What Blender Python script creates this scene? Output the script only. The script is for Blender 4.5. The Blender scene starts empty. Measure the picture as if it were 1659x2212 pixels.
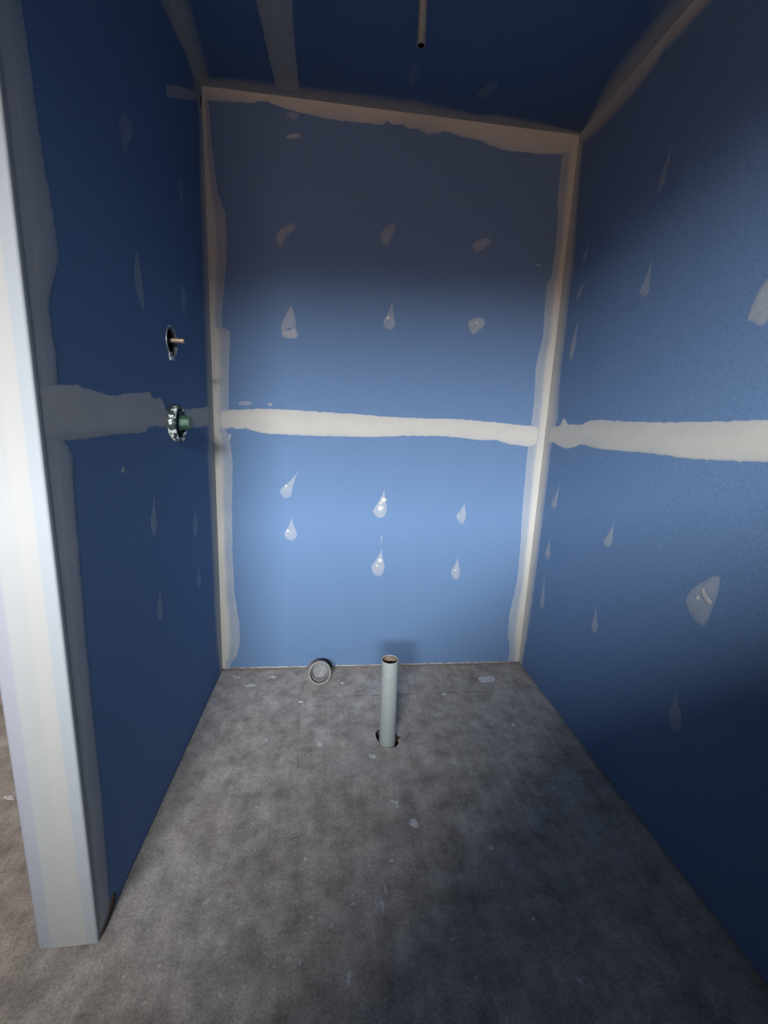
import bpy, bmesh, math, random
from mathutils import Vector, Matrix, noise as mnoise

# ------------------------------------------------------------------ camera, light, exposure
W, H, D, TH = 1.5132, 2.4265, 1.1262, 0.1230      # alcove width, ceiling height, wing wall length and thickness
scene = bpy.context.scene
col = scene.collection

cam_data = bpy.data.cameras.new('camera')
cam = bpy.data.objects.new('camera', cam_data)
col.objects.link(cam)
cam_data.sensor_fit = 'HORIZONTAL'
cam_data.sensor_width = 36.0
cam_data.lens = 36.0 * 922.44 / 1659.0
cam_data.clip_start = 0.02
_r, _u, _f = (Vector(v) for v in ((0.992811, -0.111936, 0.042387), (-0.019121, 0.201265, 0.97935), (0.118155, 0.97312, -0.197678)))
cam.matrix_world = Matrix(((_r.x, _u.x, -_f.x, 0.52193), (_r.y, _u.y, -_f.y, -1.96165), (_r.z, _u.z, -_f.z, 1.20274), (0, 0, 0, 1)))
scene.camera = cam

world = bpy.data.worlds.new('overcast_sky')
scene.world = world
world.use_nodes = True
bg = world.node_tree.nodes['Background']
bg.inputs['Color'].default_value = (0.95, 0.97, 1.0, 1)
bg.inputs['Strength'].default_value = 335.0

WIN = (-0.90, 0.62, 1.77, 2.38)                     # window opening in the wall behind the camera: x0, x1, z0, z1
YF = -4.20                                          # inner face of that wall
portal = bpy.data.lights.new('window_daylight_portal', 'AREA')
portal.shape = 'RECTANGLE'
portal.size, portal.size_y = WIN[1] - WIN[0], WIN[3] - WIN[2]
portal.cycles.is_portal = True
po = bpy.data.objects.new('window_daylight_portal', portal)
po.location = ((WIN[0] + WIN[1]) / 2, YF - 0.10, (WIN[2] + WIN[3]) / 2)
po.rotation_euler = (math.radians(90), 0, 0)        # faces into the room, along +y
col.objects.link(po)

vs = scene.view_settings
vs.view_transform = 'Standard'
vs.look = 'None'
vs.gamma = 1.0
vs.use_curve_mapping = False
vs.exposure = 0.0
scene.cycles.max_bounces = 10
scene.cycles.diffuse_bounces = 8
random.seed(7)

# ------------------------------------------------------------------ measured outlines, in metres on each surface
# back wall: (x, z); left and right wall: (y, z); ceiling and floor: (x, y)
STRIPS = [
    ('back', 0, [(0.0032, 1.2455), (0.057, 1.2402), (0.1153, 1.2468), (0.1936, 1.2544), (0.3122, 1.2559), (0.4529, 1.2525), (0.5962, 1.251), (0.7423, 1.2454), (0.891, 1.2437), (1.1077, 1.2491), (1.2749, 1.2417), (1.4231, 1.2331), (1.5222, 1.2309)], [(0.0004, 1.1632), (0.0546, 1.1595), (0.0743, 1.1662), (0.0976, 1.1593), (0.133, 1.1647), (0.1624, 1.1559), (0.2118, 1.1459), (0.3524, 1.1434), (0.4748, 1.1442), (0.683, 1.1483), (0.8527, 1.1612), (1.0262, 1.1659), (1.1149, 1.1609), (1.2047, 1.1538), (1.2719, 1.1585), (1.3417, 1.1417), (1.4461, 1.1326), (1.5319, 1.1532)], 'joint', 0.0008),
    ('back', 1, 0.0, [(0.038, -0.0034), (0.0437, 0.0437), (0.0705, 0.0679), (0.0878, 0.1534), (0.0876, 0.2379), (0.0682, 0.403), (0.0646, 0.585), (0.0684, 0.8036), (0.0761, 1.0131), (0.0673, 1.1241), (0.0525, 1.1534), (0.0572, 1.1833), (0.065, 1.2523), (0.0702, 1.3679), (0.0753, 1.4807), (0.0801, 1.518), (0.0796, 1.5655), (0.05, 1.5745), (0.0479, 1.6248), (0.0622, 1.7321), (0.0744, 1.8369), (0.0792, 1.9388), (0.074, 2.0047), (0.0495, 2.0677), (0.04, 2.1469), (0.0347, 2.1938), (0.03, 2.2556), (0.0262, 2.3845), (0.0245, 2.429)], 'corner', 0.0012),
    ('back', 1, 1.5132, [(1.4536, 0.0252), (1.4545, 0.0891), (1.4336, 0.1683), (1.4326, 0.2973), (1.4536, 0.4482), (1.4522, 0.5952), (1.4404, 0.8314), (1.4365, 1.013), (1.4331, 1.1451), (1.4391, 1.253), (1.4408, 1.3166), (1.4353, 1.4205), (1.4302, 1.5019), (1.4489, 1.6232), (1.4436, 1.7208), (1.4406, 1.8507), (1.4571, 1.8746), (1.4605, 1.9495), (1.4613, 2.0593), (1.4494, 2.1831), (1.4446, 2.3468), (1.4551, 2.4069)], 'corner', 0.0012),
    ('back', 0, 2.4265, [(-0.0008, 2.3799), (0.0565, 2.3819), (0.176, 2.3879), (0.2193, 2.4004), (0.2453, 2.4003), (0.28, 2.3905), (0.315, 2.3837), (0.3856, 2.3762), (0.457, 2.3701), (0.5292, 2.3687), (0.6387, 2.3728), (0.6904, 2.372), (0.7027, 2.3877), (0.731, 2.3781), (0.7644, 2.3817), (0.7968, 2.3724), (0.825, 2.3739), (0.8731, 2.3613), (0.9109, 2.367), (0.9388, 2.3781), (1.0168, 2.3669), (1.0954, 2.3605), (1.1359, 2.3483), (1.1965, 2.338), (1.2566, 2.3375), (1.3372, 2.3391), (1.418, 2.3458), (1.4626, 2.3504), (1.5115, 2.3707)], 'cornice', 0.001),
    ('left', 1, 0.0, [(-0.0521, 0.0324), (-0.0911, 0.1694), (-0.1064, 0.4029), (-0.1071, 0.618), (-0.1077, 0.8236), (-0.1214, 1.0215), (-0.096, 1.2088), (-0.0919, 1.4267), (-0.0914, 1.5661), (-0.0861, 1.7358), (-0.076, 2.0586), (-0.06, 2.2926), (-0.0758, 2.3337), (-0.1159, 2.3433)], 'soft', 0.001),
    ('left', 0, [(-1.1627, 1.2423), (-1.0546, 1.2539), (-0.997, 1.2589), (-0.9731, 1.2554), (-0.9386, 1.2523), (-0.8919, 1.2467), (-0.8505, 1.2452), (-0.8038, 1.2536), (-0.7536, 1.2581), (-0.6598, 1.2682), (-0.6382, 1.2684), (-0.6304, 1.2574), (-0.6086, 1.2522), (-0.5739, 1.2581), (-0.5474, 1.246), (-0.5325, 1.223), (-0.446, 1.2182), (-0.3544, 1.2317), (-0.3053, 1.2317), (-0.2518, 1.2401), (-0.1962, 1.2387), (-0.0904, 1.2497), (0.0133, 1.2536)], [(-1.1793, 1.1482), (-1.0685, 1.1485), (-1.0161, 1.1465), (-0.9559, 1.1491), (-0.8317, 1.154), (-0.73, 1.1539), (-0.6773, 1.1566), (-0.6692, 1.1692), (-0.6209, 1.1728), (-0.5701, 1.1683), (-0.5262, 1.1651), (-0.4114, 1.1576), (-0.3404, 1.1614), (-0.2888, 1.1674), (-0.2354, 1.1618), (-0.1705, 1.1683), (-0.0947, 1.1696), (0.0021, 1.1691)], 'thin', 0.0006),
    ('left', 1, -1.1262, [(-1.0658, 0.0291), (-1.0541, 0.3305), (-1.0548, 0.5029), (-1.052, 0.7056), (-1.0411, 1.0092), (-1.0362, 1.0751), (-1.0323, 1.1167), (-1.0418, 1.1329), (-1.061, 1.1588), (-1.056, 1.2538), (-1.0507, 1.3088), (-1.0581, 1.3442), (-1.0598, 1.3877), (-1.0535, 1.4089), (-1.0346, 1.4419), (-1.0187, 1.4707), (-1.0129, 1.4886), (-1.0137, 1.5316), (-1.0167, 1.5688), (-1.028, 1.6157), (-1.0347, 1.6835), (-1.0396, 1.7689), (-1.0492, 1.858)], 'bead', 0.0004),
    ('left', 0, [(-0.3911, 2.176), (-0.3295, 2.2141), (-0.2249, 2.2763), (-0.1491, 2.319), (-0.0714, 2.3651)], [(-0.3959, 2.1446), (-0.3607, 2.1587), (-0.2545, 2.2235), (-0.1806, 2.2661), (-0.0756, 2.3352)], 'thinsharp', 0.0005),
    ('left', 0, 2.4265, [(-0.664, 2.3168), (-0.4205, 2.3614), (-0.3134, 2.3719), (-0.1858, 2.3902), (-0.0698, 2.3761), (-0.0195, 2.384)], 'soft', 0.0012),
    ('right', 1, 0.0, [(-0.044, 0.0471), (-0.0571, 0.1712), (-0.069, 0.3775), (-0.0742, 0.6189), (-0.0748, 0.8478), (-0.077, 1.0239), (-0.073, 1.1304), (-0.0833, 1.1938), (-0.1049, 1.2759), (-0.0934, 1.3568), (-0.0805, 1.4769), (-0.0824, 1.6311), (-0.0764, 1.7823), (-0.0876, 1.8881), (-0.07, 2.0362), (-0.0573, 2.1631), (-0.044, 2.3053), (-0.0445, 2.388)], 'corner2', 0.001),
    ('right', 0, [(-1.2312, 1.2548), (-1.0597, 1.2547), (-0.9917, 1.2542), (-0.9405, 1.2523), (-0.8533, 1.2516), (-0.7696, 1.2507), (-0.6732, 1.2512), (-0.5608, 1.2548), (-0.4284, 1.2607), (-0.3546, 1.2579), (-0.3274, 1.2527), (-0.3039, 1.2418), (-0.2418, 1.2436), (-0.195, 1.2416), (-0.1804, 1.2553), (-0.1652, 1.2711), (-0.1433, 1.2654), (-0.1368, 1.2435), (-0.1147, 1.2354), (-0.0082, 1.2327)], [(-1.2514, 1.1629), (-1.0816, 1.1565), (-0.9895, 1.1518), (-0.877, 1.1472), (-0.8281, 1.1472), (-0.7745, 1.1499), (-0.6752, 1.1516), (-0.5606, 1.1504), (-0.4254, 1.1506), (-0.3364, 1.1602), (-0.3032, 1.1604), (-0.2648, 1.1472), (-0.2123, 1.1384), (-0.1531, 1.1431), (-0.1001, 1.1591), (-0.0275, 1.1537)], 'joint', 0.0008),
    ('right', 0, 2.4265, [(-0.862, 2.3354), (-0.6699, 2.3591), (-0.6002, 2.3658), (-0.5506, 2.3639), (-0.5047, 2.3681), (-0.4783, 2.3762), (-0.459, 2.358), (-0.3988, 2.3478), (-0.3594, 2.3444), (-0.2831, 2.3398), (-0.1427, 2.3484), (-0.05, 2.3652), (-0.0255, 2.3688)], 'soft', 0.0012),
    ('ceiling', 0, 0.0, [(0.0157, -0.0505), (0.0469, -0.0517), (0.156, -0.0646), (0.2887, -0.0663), (0.4579, -0.0697), (0.6832, -0.0756), (0.8074, -0.0768), (0.9192, -0.063), (1.0745, -0.0432), (1.1359, -0.057), (1.204, -0.0539), (1.3225, -0.0491), (1.4103, -0.0324), (1.4978, -0.0204)], 'soft', 0.001),
    ('ceiling', 1, 0.0, [(0.0762, -0.5812), (0.0693, -0.3446), (0.0575, -0.1993), (0.0534, -0.1046), (0.048, -0.0498)], 'soft', 0.0012),
    ('ceiling', 1, 1.5132, [(1.4419, -0.7976), (1.4383, -0.5726), (1.4372, -0.5), (1.4405, -0.4448), (1.4378, -0.3464), (1.4524, -0.2471), (1.4844, -0.1485), (1.5059, -0.0474)], 'soft', 0.0012),
    ('ceiling', 1, [(0.2358, -0.6065), (0.265, -0.3772), (0.2677, -0.2861), (0.2702, -0.218), (0.2727, -0.1625), (0.2768, -0.0773)], [(0.36, -0.6262), (0.3749, -0.3954), (0.3691, -0.3033), (0.3674, -0.2347), (0.3655, -0.1591), (0.3672, -0.0603)], 'thin', 0.0008),
]
PATCHES = [
    ('back', [(0.3472, 1.9926), (0.3177, 1.9866), (0.2882, 1.9655), (0.2696, 1.9368), (0.2713, 1.9131), (0.286, 1.9006), (0.299, 1.912), (0.3046, 1.9295), (0.325, 1.9517), (0.3417, 1.9702)], 0.3),
    ('back', [(0.7553, 2.0289), (0.7285, 2.0214), (0.7062, 1.9987), (0.6939, 1.9681), (0.7045, 1.9463), (0.7243, 1.9409), (0.735, 1.9629), (0.7457, 1.9847), (0.7546, 2.0029)], 0.3),
    ('back', [(1.1737, 1.9949), (1.1581, 2.0079), (1.1279, 2.0017), (1.1005, 1.9887), (1.0922, 1.9665), (1.1122, 1.9483), (1.1359, 1.9593), (1.1548, 1.9771)], 0.34),
    ('back', [(0.3323, 1.6806), (0.3151, 1.6577), (0.2978, 1.6201), (0.2862, 1.5937), (0.2938, 1.5795), (0.3207, 1.5886), (0.3477, 1.5977), (0.3515, 1.609), (0.3438, 1.6451)], 0.38),
    ('back', [(0.2938, 1.5831), (0.2899, 1.5663), (0.3014, 1.5522), (0.3284, 1.5484), (0.3555, 1.5557), (0.3574, 1.5725), (0.3458, 1.5958), (0.3361, 1.5933), (0.3284, 1.5854), (0.313, 1.5826)], 0.5),
    ('back', [(0.7576, 1.7311), (0.7501, 1.7068), (0.739, 1.6787), (0.7213, 1.6431), (0.7245, 1.6281), (0.7361, 1.6153), (0.751, 1.6112), (0.7635, 1.6165), (0.7729, 1.6301), (0.7738, 1.6429), (0.7652, 1.6782), (0.76, 1.7064)], 0.38),
    ('back', [(1.1716, 1.683), (1.1455, 1.6908), (1.1145, 1.6829), (1.0974, 1.6607), (1.1105, 1.6308), (1.1287, 1.6165), (1.1524, 1.6374), (1.1718, 1.658)], 0.42),
    ('back', [(0.3629, 0.9869), (0.3427, 0.9622), (0.3168, 0.9337), (0.2804, 0.898), (0.2831, 0.8799), (0.2947, 0.8639), (0.305, 0.858), (0.3238, 0.8652), (0.3345, 0.8848), (0.3362, 0.9037), (0.3447, 0.9371), (0.3532, 0.9637)], 0.34),
    ('back', [(0.3341, 0.7741), (0.327, 0.7519), (0.3161, 0.7264), (0.2982, 0.6943), (0.3011, 0.6783), (0.3135, 0.6642), (0.332, 0.6591), (0.3444, 0.6642), (0.3556, 0.6788), (0.3574, 0.6928), (0.3457, 0.7255), (0.3382, 0.7515)], 0.34),
    ('back', [(0.7587, 0.9146), (0.7479, 0.8861), (0.7324, 0.8534), (0.7082, 0.8121), (0.7122, 0.7942), (0.7266, 0.7784), (0.7449, 0.7727), (0.7609, 0.7813), (0.7724, 0.8056), (0.7733, 0.829), (0.7648, 0.8634), (0.7601, 0.8907)], 0.42),
    ('back', [(1.1487, 0.8573), (1.141, 0.84), (1.1298, 0.8201), (1.1124, 0.7952), (1.1163, 0.7757), (1.1279, 0.7584), (1.1458, 0.7522), (1.1528, 0.7616), (1.1598, 0.7884), (1.1591, 0.8143), (1.153, 0.8315), (1.1497, 0.8452)], 0.34),
    ('back', [(0.7577, 0.6249), (0.7475, 0.6008), (0.7328, 0.5731), (0.7095, 0.5384), (0.7137, 0.5131), (0.7283, 0.4905), (0.7546, 0.482), (0.7624, 0.4905), (0.7739, 0.515), (0.7748, 0.5387), (0.7653, 0.5734), (0.7599, 0.6009)], 0.39),
    ('back', [(1.1381, 0.5858), (1.1315, 0.5657), (1.1218, 0.5427), (1.1061, 0.5138), (1.1101, 0.4921), (1.1215, 0.4727), (1.1381, 0.4655), (1.1461, 0.4724), (1.1536, 0.4922), (1.1534, 0.5115), (1.1454, 0.5414), (1.1405, 0.5651)], 0.34),
    ('back', [(0.7526, 0.6936), (0.7488, 0.6776), (0.7543, 0.6525), (0.7578, 0.6754)], 0.3),
    ('back', [(0.368, 2.3034), (0.3621, 2.2962), (0.3456, 2.2897), (0.3264, 2.2871), (0.3134, 2.2895), (0.3127, 2.2959), (0.3246, 2.3031), (0.3435, 2.308), (0.3607, 2.3081)], 0.5),
    ('back', [(0.3079, 2.3691), (0.3502, 2.3784), (0.3591, 2.3655), (0.3432, 2.3529), (0.3255, 2.3587)], 0.3),
    ('back', [(1.4041, 1.9208), (1.4005, 1.9169), (1.3917, 1.9153), (1.3842, 1.9172), (1.3837, 1.9212), (1.3906, 1.9243), (1.3997, 1.9241)], 0.5),
    ('back', [(0.1063, 1.2756), (0.1452, 1.2833), (0.1645, 1.2745), (0.1468, 1.2639), (0.1118, 1.2642)], 0.35),
    ('back', [(0.2509, 1.2728), (0.2463, 1.2664), (0.2363, 1.2644), (0.2283, 1.2683), (0.2284, 1.2751), (0.2365, 1.2797), (0.2465, 1.2787)], 0.4),
    ('back', [(0.0618, 1.1379), (0.0716, 1.1383), (0.069, 1.1182), (0.065, 1.112)], 0.7),
    ('right', [(-0.5828, 2.0751), (-0.5747, 2.0466), (-0.5608, 2.0165), (-0.5504, 1.9772), (-0.5525, 1.9595), (-0.5682, 1.9509), (-0.5802, 1.9817), (-0.5858, 2.0222)], 0.26),
    ('right', [(-0.1901, 1.9789), (-0.1794, 1.9597), (-0.1653, 1.9381), (-0.1446, 1.9112), (-0.1484, 1.9022), (-0.1578, 1.8921), (-0.1635, 1.8876), (-0.1761, 1.8869), (-0.1802, 1.8958), (-0.1787, 1.9062), (-0.1819, 1.9361), (-0.1855, 1.9593)], 0.26),
    ('right', [(-0.5749, 1.7666), (-0.5665, 1.7404), (-0.5543, 1.7105), (-0.5351, 1.6731), (-0.5394, 1.6649), (-0.5512, 1.6555), (-0.5622, 1.6502), (-0.5758, 1.6497), (-0.5825, 1.6567), (-0.5818, 1.6656), (-0.5772, 1.7068), (-0.575, 1.7391)], 0.32),
    ('right', [(-0.1834, 1.8039), (-0.1462, 1.7902), (-0.1344, 1.7667), (-0.1455, 1.7494), (-0.1658, 1.7653)], 0.3),
    ('right', [(-0.1714, 1.6554), (-0.1471, 1.6094), (-0.1314, 1.5375), (-0.1404, 1.5154), (-0.1636, 1.5103), (-0.1721, 1.5498), (-0.1754, 1.595)], 0.32),
    ('right', [(-1.0026, 1.6111), (-0.9885, 1.5787), (-0.9712, 1.5568), (-0.9626, 1.5336), (-0.955, 1.4937), (-0.97, 1.4852), (-0.9905, 1.4705), (-1.0034, 1.4729), (-1.0135, 1.4907), (-1.0274, 1.5457)], 0.45),
    ('right', [(-0.1912, 0.9854), (-0.1778, 0.9585), (-0.1597, 0.9268), (-0.1326, 0.8853), (-0.1375, 0.8765), (-0.1507, 0.8704), (-0.162, 0.8694), (-0.1775, 0.8766), (-0.1845, 0.8897), (-0.1833, 0.901), (-0.1845, 0.9347), (-0.187, 0.9617)], 0.33),
    ('right', [(-0.1615, 0.7305), (-0.1555, 0.7097), (-0.1465, 0.6851), (-0.1316, 0.6528), (-0.1376, 0.6383), (-0.1506, 0.628), (-0.1648, 0.6271), (-0.174, 0.6358), (-0.1788, 0.6536), (-0.1766, 0.6687), (-0.1688, 0.6929), (-0.1639, 0.7127)], 0.33),
    ('right', [(-0.1547, 0.5581), (-0.1529, 0.5176), (-0.1487, 0.47), (-0.1403, 0.4083), (-0.1462, 0.3939), (-0.1585, 0.3842), (-0.1698, 0.3837), (-0.1802, 0.394), (-0.1845, 0.4119), (-0.1823, 0.4265), (-0.1696, 0.4785), (-0.1608, 0.5206)], 0.33),
    ('right', [(-0.5839, 0.8986), (-0.5745, 0.8783), (-0.5611, 0.854), (-0.5401, 0.8218), (-0.5452, 0.8121), (-0.5582, 0.806), (-0.5713, 0.8061), (-0.5843, 0.8143), (-0.5909, 0.8288), (-0.5897, 0.8406), (-0.5854, 0.8634), (-0.5836, 0.882)], 0.33),
    ('right', [(-0.5566, 0.5699), (-0.5547, 0.5481), (-0.5508, 0.5222), (-0.5431, 0.4879), (-0.5481, 0.4758), (-0.5588, 0.4682), (-0.5688, 0.4685), (-0.578, 0.4781), (-0.5821, 0.4938), (-0.5803, 0.5063), (-0.5694, 0.531), (-0.5618, 0.5513)], 0.33),
    ('right', [(-0.9899, 0.8416), (-1.0041, 0.8546), (-1.0204, 0.8618), (-1.0266, 0.8402), (-1.0253, 0.7978), (-1.0179, 0.7557), (-1.0072, 0.7135), (-0.9784, 0.7143), (-0.9543, 0.7304), (-0.9357, 0.7554), (-0.9409, 0.7824), (-0.9583, 0.8098), (-0.9714, 0.8255)], 0.36),
    ('right', [(-0.9753, 0.8085), (-0.9846, 0.8135), (-0.9954, 0.7982), (-1.0164, 0.7875), (-1.0105, 0.7759), (-0.9933, 0.7815), (-0.9803, 0.7932)], 0.75),
    ('right', [(-0.9577, 0.4969), (-0.9586, 0.4741), (-0.9576, 0.4464), (-0.9533, 0.409), (-0.9612, 0.3853), (-0.9751, 0.3698), (-0.9998, 0.3798), (-1.002, 0.3906), (-0.999, 0.4138), (-0.9953, 0.436), (-0.9788, 0.4589), (-0.9668, 0.4784)], 0.26),
    ('left', [(-0.7047, 1.9054), (-0.7226, 1.8786), (-0.7128, 1.8556), (-0.6989, 1.8273), (-0.6739, 1.8628), (-0.6484, 1.8973), (-0.649, 1.9252), (-0.6788, 1.9221)], 0.297),
    ('left', [(-0.3102, 1.9621), (-0.3308, 1.9361), (-0.317, 1.916), (-0.2985, 1.8945), (-0.2699, 1.9378), (-0.2558, 1.9722), (-0.2779, 1.9753)], 0.216),
    ('left', [(-0.6721, 1.6198), (-0.6919, 1.5616), (-0.6855, 1.5192), (-0.6471, 1.4797), (-0.643, 1.5426), (-0.6542, 1.596)], 0.351),
    ('left', [(-0.3216, 1.6465), (-0.3464, 1.5992), (-0.3427, 1.5639), (-0.3134, 1.5459), (-0.2865, 1.6003), (-0.2957, 1.635)], 0.243),
    ('left', [(-0.6583, 0.9746), (-0.6654, 0.9546), (-0.6757, 0.9324), (-0.6917, 0.9056), (-0.6927, 0.8842), (-0.6858, 0.8631), (-0.6708, 0.8517), (-0.6609, 0.8566), (-0.6484, 0.8749), (-0.6437, 0.8948), (-0.6516, 0.9275), (-0.6562, 0.953)], 0.27),
    ('left', [(-0.2874, 0.872), (-0.2964, 0.8526), (-0.3095, 0.8311), (-0.3297, 0.8057), (-0.3298, 0.7839), (-0.3204, 0.7619), (-0.2992, 0.7489), (-0.2895, 0.7538), (-0.275, 0.7716), (-0.2703, 0.7915), (-0.2796, 0.8246), (-0.2851, 0.8503)], 0.216),
    ('left', [(-0.2867, 0.6325), (-0.2919, 0.6193), (-0.3007, 0.6053), (-0.3159, 0.5896), (-0.3152, 0.5722), (-0.3045, 0.5527), (-0.2821, 0.538), (-0.2722, 0.54), (-0.2579, 0.5514), (-0.2538, 0.5664), (-0.2697, 0.5942), (-0.2801, 0.6152)], 0.216),
    ('left', [(-0.6586, 0.6843), (-0.665, 0.6709), (-0.6746, 0.6566), (-0.6899, 0.6406), (-0.6904, 0.6206), (-0.6828, 0.5989), (-0.6702, 0.586), (-0.6567, 0.5865), (-0.644, 0.6006), (-0.6396, 0.6182), (-0.6494, 0.6459), (-0.6554, 0.6669)], 0.243),
    ('left', [(-0.8303, 1.0755), (-0.8396, 1.0627), (-0.8282, 1.0591), (-0.8196, 1.0675)], 0.6),
    ('ceiling', [(1.0784, -0.2149), (1.0488, -0.1926), (1.0285, -0.1559), (1.0313, -0.1265), (1.0524, -0.128), (1.0707, -0.1566), (1.0811, -0.1853)], 0.22),
    ('ceiling', [(0.7652, -0.2309), (0.7612, -0.1983), (0.7649, -0.1573), (0.7797, -0.1316), (0.7912, -0.1619), (0.7916, -0.2037), (0.7804, -0.2276)], 0.15),
    ('ceiling', [(1.3938, -0.5651), (1.4304, -0.5317), (1.4412, -0.5422), (1.4467, -0.5712), (1.4127, -0.5951)], 0.12),
]
DOTS = [
    ('back', 0.7429, 0.8217, 0.0149),
    ('back', 0.7441, 0.8461, 0.0081),
    ('back', 0.7566, 0.8619, 0.0136),
    ('back', 0.7512, 0.5644, 0.0122),
    ('back', 0.7365, 0.5386, 0.0081),
    ('back', 0.3151, 0.7056, 0.0081),
    ('back', 0.3073, 0.9157, 0.0068),
    ('back', 1.1295, 0.5163, 0.0068),
    ('back', 0.7407, 1.6594, 0.0081),
    ('back', 1.137, 1.6672, 0.0068),
    ('right', -0.9711, 0.7801, 0.0065),
]
SPLATS = [
    [(1.3264, -0.1354), (1.3131, -0.1537), (1.2918, -0.1655), (1.2691, -0.1671), (1.2519, -0.1583), (1.2455, -0.1415), (1.2521, -0.122), (1.27, -0.1058), (1.2935, -0.0983), (1.3149, -0.1022), (1.3271, -0.1162)],
    [(0.8075, -0.8788), (0.8015, -0.8884), (0.7904, -0.8929), (0.7792, -0.8903), (0.7731, -0.8817), (0.7749, -0.871), (0.784, -0.8633), (0.7961, -0.8623), (0.8054, -0.8684)],
    [(0.7507, -0.7998), (0.7452, -0.8063), (0.7348, -0.8072), (0.7273, -0.802), (0.7282, -0.7944), (0.7371, -0.7903), (0.7472, -0.7927)],
    [(0.753, -0.8156), (0.7494, -0.8207), (0.7429, -0.8216), (0.7383, -0.8175), (0.7392, -0.8116), (0.7448, -0.8083), (0.7509, -0.8101)],
    [(0.5024, -0.5234), (0.4982, -0.535), (0.4872, -0.5392), (0.476, -0.5336), (0.4708, -0.5214), (0.475, -0.5096), (0.486, -0.5052), (0.4975, -0.5109)],
    [(1.0141, -0.972), (1.0081, -0.9781), (0.9994, -0.9791), (0.9945, -0.9742), (0.9971, -0.967), (1.0053, -0.963), (1.0129, -0.9652)],
    [(0.6971, -0.5944), (0.6918, -0.6021), (0.6806, -0.6046), (0.67, -0.6007), (0.6661, -0.5924), (0.6713, -0.5846), (0.6826, -0.582), (0.6933, -0.586)],
    [(0.6725, -1.0428), (0.6815, -1.0518), (0.6832, -1.0784), (0.6766, -1.0722)],
    [(0.658, -1.0875), (0.6719, -1.0919), (0.6734, -1.1104), (0.6664, -1.1203), (0.6608, -1.1062)],
    [(0.575, -1.2246), (0.5863, -1.2298), (0.5789, -1.2613), (0.5724, -1.2449)],
    [(1.0822, -1.2828), (1.0976, -1.2849), (1.0968, -1.2955), (1.0841, -1.2928)],
    [(1.2986, -0.4608), (1.2902, -0.4713), (1.2808, -0.4735), (1.2773, -0.4657), (1.2823, -0.4537), (1.2922, -0.4466), (1.2995, -0.4497)],
    [(0.7129, -0.987), (0.7089, -0.9908), (0.701, -0.9912), (0.6952, -0.9879), (0.6957, -0.9834), (0.7023, -0.981), (0.71, -0.9827)],
    [(0.411, -0.2608), (0.4062, -0.2681), (0.3945, -0.2693), (0.3845, -0.2636), (0.3838, -0.2552), (0.393, -0.2504), (0.4051, -0.2529)],
    [(0.5904, -0.1313), (0.5858, -0.1407), (0.5771, -0.1403), (0.5729, -0.1305), (0.5774, -0.121), (0.5862, -0.1214)],
    [(1.1467, -0.7707), (1.1407, -0.7752), (1.1326, -0.7747), (1.1306, -0.7695), (1.1366, -0.7649), (1.1447, -0.7655)],
    [(1.0588, -0.2442), (1.0511, -0.2528), (1.0403, -0.2522), (1.0371, -0.2431), (1.0448, -0.2344), (1.0557, -0.235)],
    [(0.2897, -0.4882), (0.2872, -0.4945), (0.2802, -0.4941), (0.2757, -0.4874), (0.2782, -0.4811), (0.2852, -0.4815)],
    [(-0.4601, -0.6952), (-0.46, -0.7037), (-0.4713, -0.7064), (-0.4876, -0.7018), (-0.4995, -0.6925), (-0.4999, -0.6839), (-0.4885, -0.6811), (-0.4719, -0.6858)],
    [(1.0477, -1.1622), (1.0437, -1.1655), (1.039, -1.1651), (1.0382, -1.1614), (1.0422, -1.1582), (1.047, -1.1586)],
    [(0.8325, -1.1888), (0.8286, -1.1925), (0.823, -1.192), (0.8213, -1.1878), (0.8252, -1.184), (0.8308, -1.1845)],
    [(0.4685, -0.9641), (0.4661, -0.9673), (0.461, -0.9669), (0.4582, -0.9633), (0.4605, -0.9601), (0.4657, -0.9605)],
    [(0.1799, -0.1299), (0.1743, -0.1398), (0.1574, -0.1431), (0.1388, -0.1381), (0.1295, -0.1275), (0.1348, -0.1175), (0.1519, -0.1141), (0.1706, -0.1193)],
    [(0.0965, -0.0591), (0.0911, -0.0678), (0.0752, -0.0693), (0.0607, -0.0625), (0.0585, -0.0524), (0.0703, -0.0467), (0.0873, -0.0497)],
    [(0.2661, -0.0669), (0.2616, -0.0757), (0.249, -0.0773), (0.2378, -0.0706), (0.2363, -0.0605), (0.2458, -0.0547), (0.2591, -0.0575)],
]
PIPEHOLE = [
    (0.7061, -0.4984),
    (0.7064, -0.4751),
    (0.7172, -0.4599),
    (0.733, -0.4527),
    (0.7641, -0.4464),
    (0.7857, -0.4558),
    (0.7898, -0.4932),
    (0.8045, -0.5069),
    (0.7917, -0.5188),
    (0.7906, -0.5387),
    (0.7775, -0.5549),
    (0.7609, -0.5587),
    (0.7361, -0.5571),
    (0.7169, -0.5366),
]
NAILS = [
    (0.3091, -0.0045),
    (0.6542, -0.0074),
    (1.0174, -0.0039),
]

# ------------------------------------------------------------------ materials
def new_mat(name):
    m = bpy.data.materials.new(name)
    m.use_nodes = True
    nt = m.node_tree
    return m, nt, nt.nodes['Principled BSDF']

def nd(nt, kind, **kw):
    n = nt.nodes.new(kind)
    for k, v in kw.items():
        setattr(n, k, v)
    return n

def pos(nt):
    return nd(nt, 'ShaderNodeNewGeometry').outputs['Position']

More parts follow.
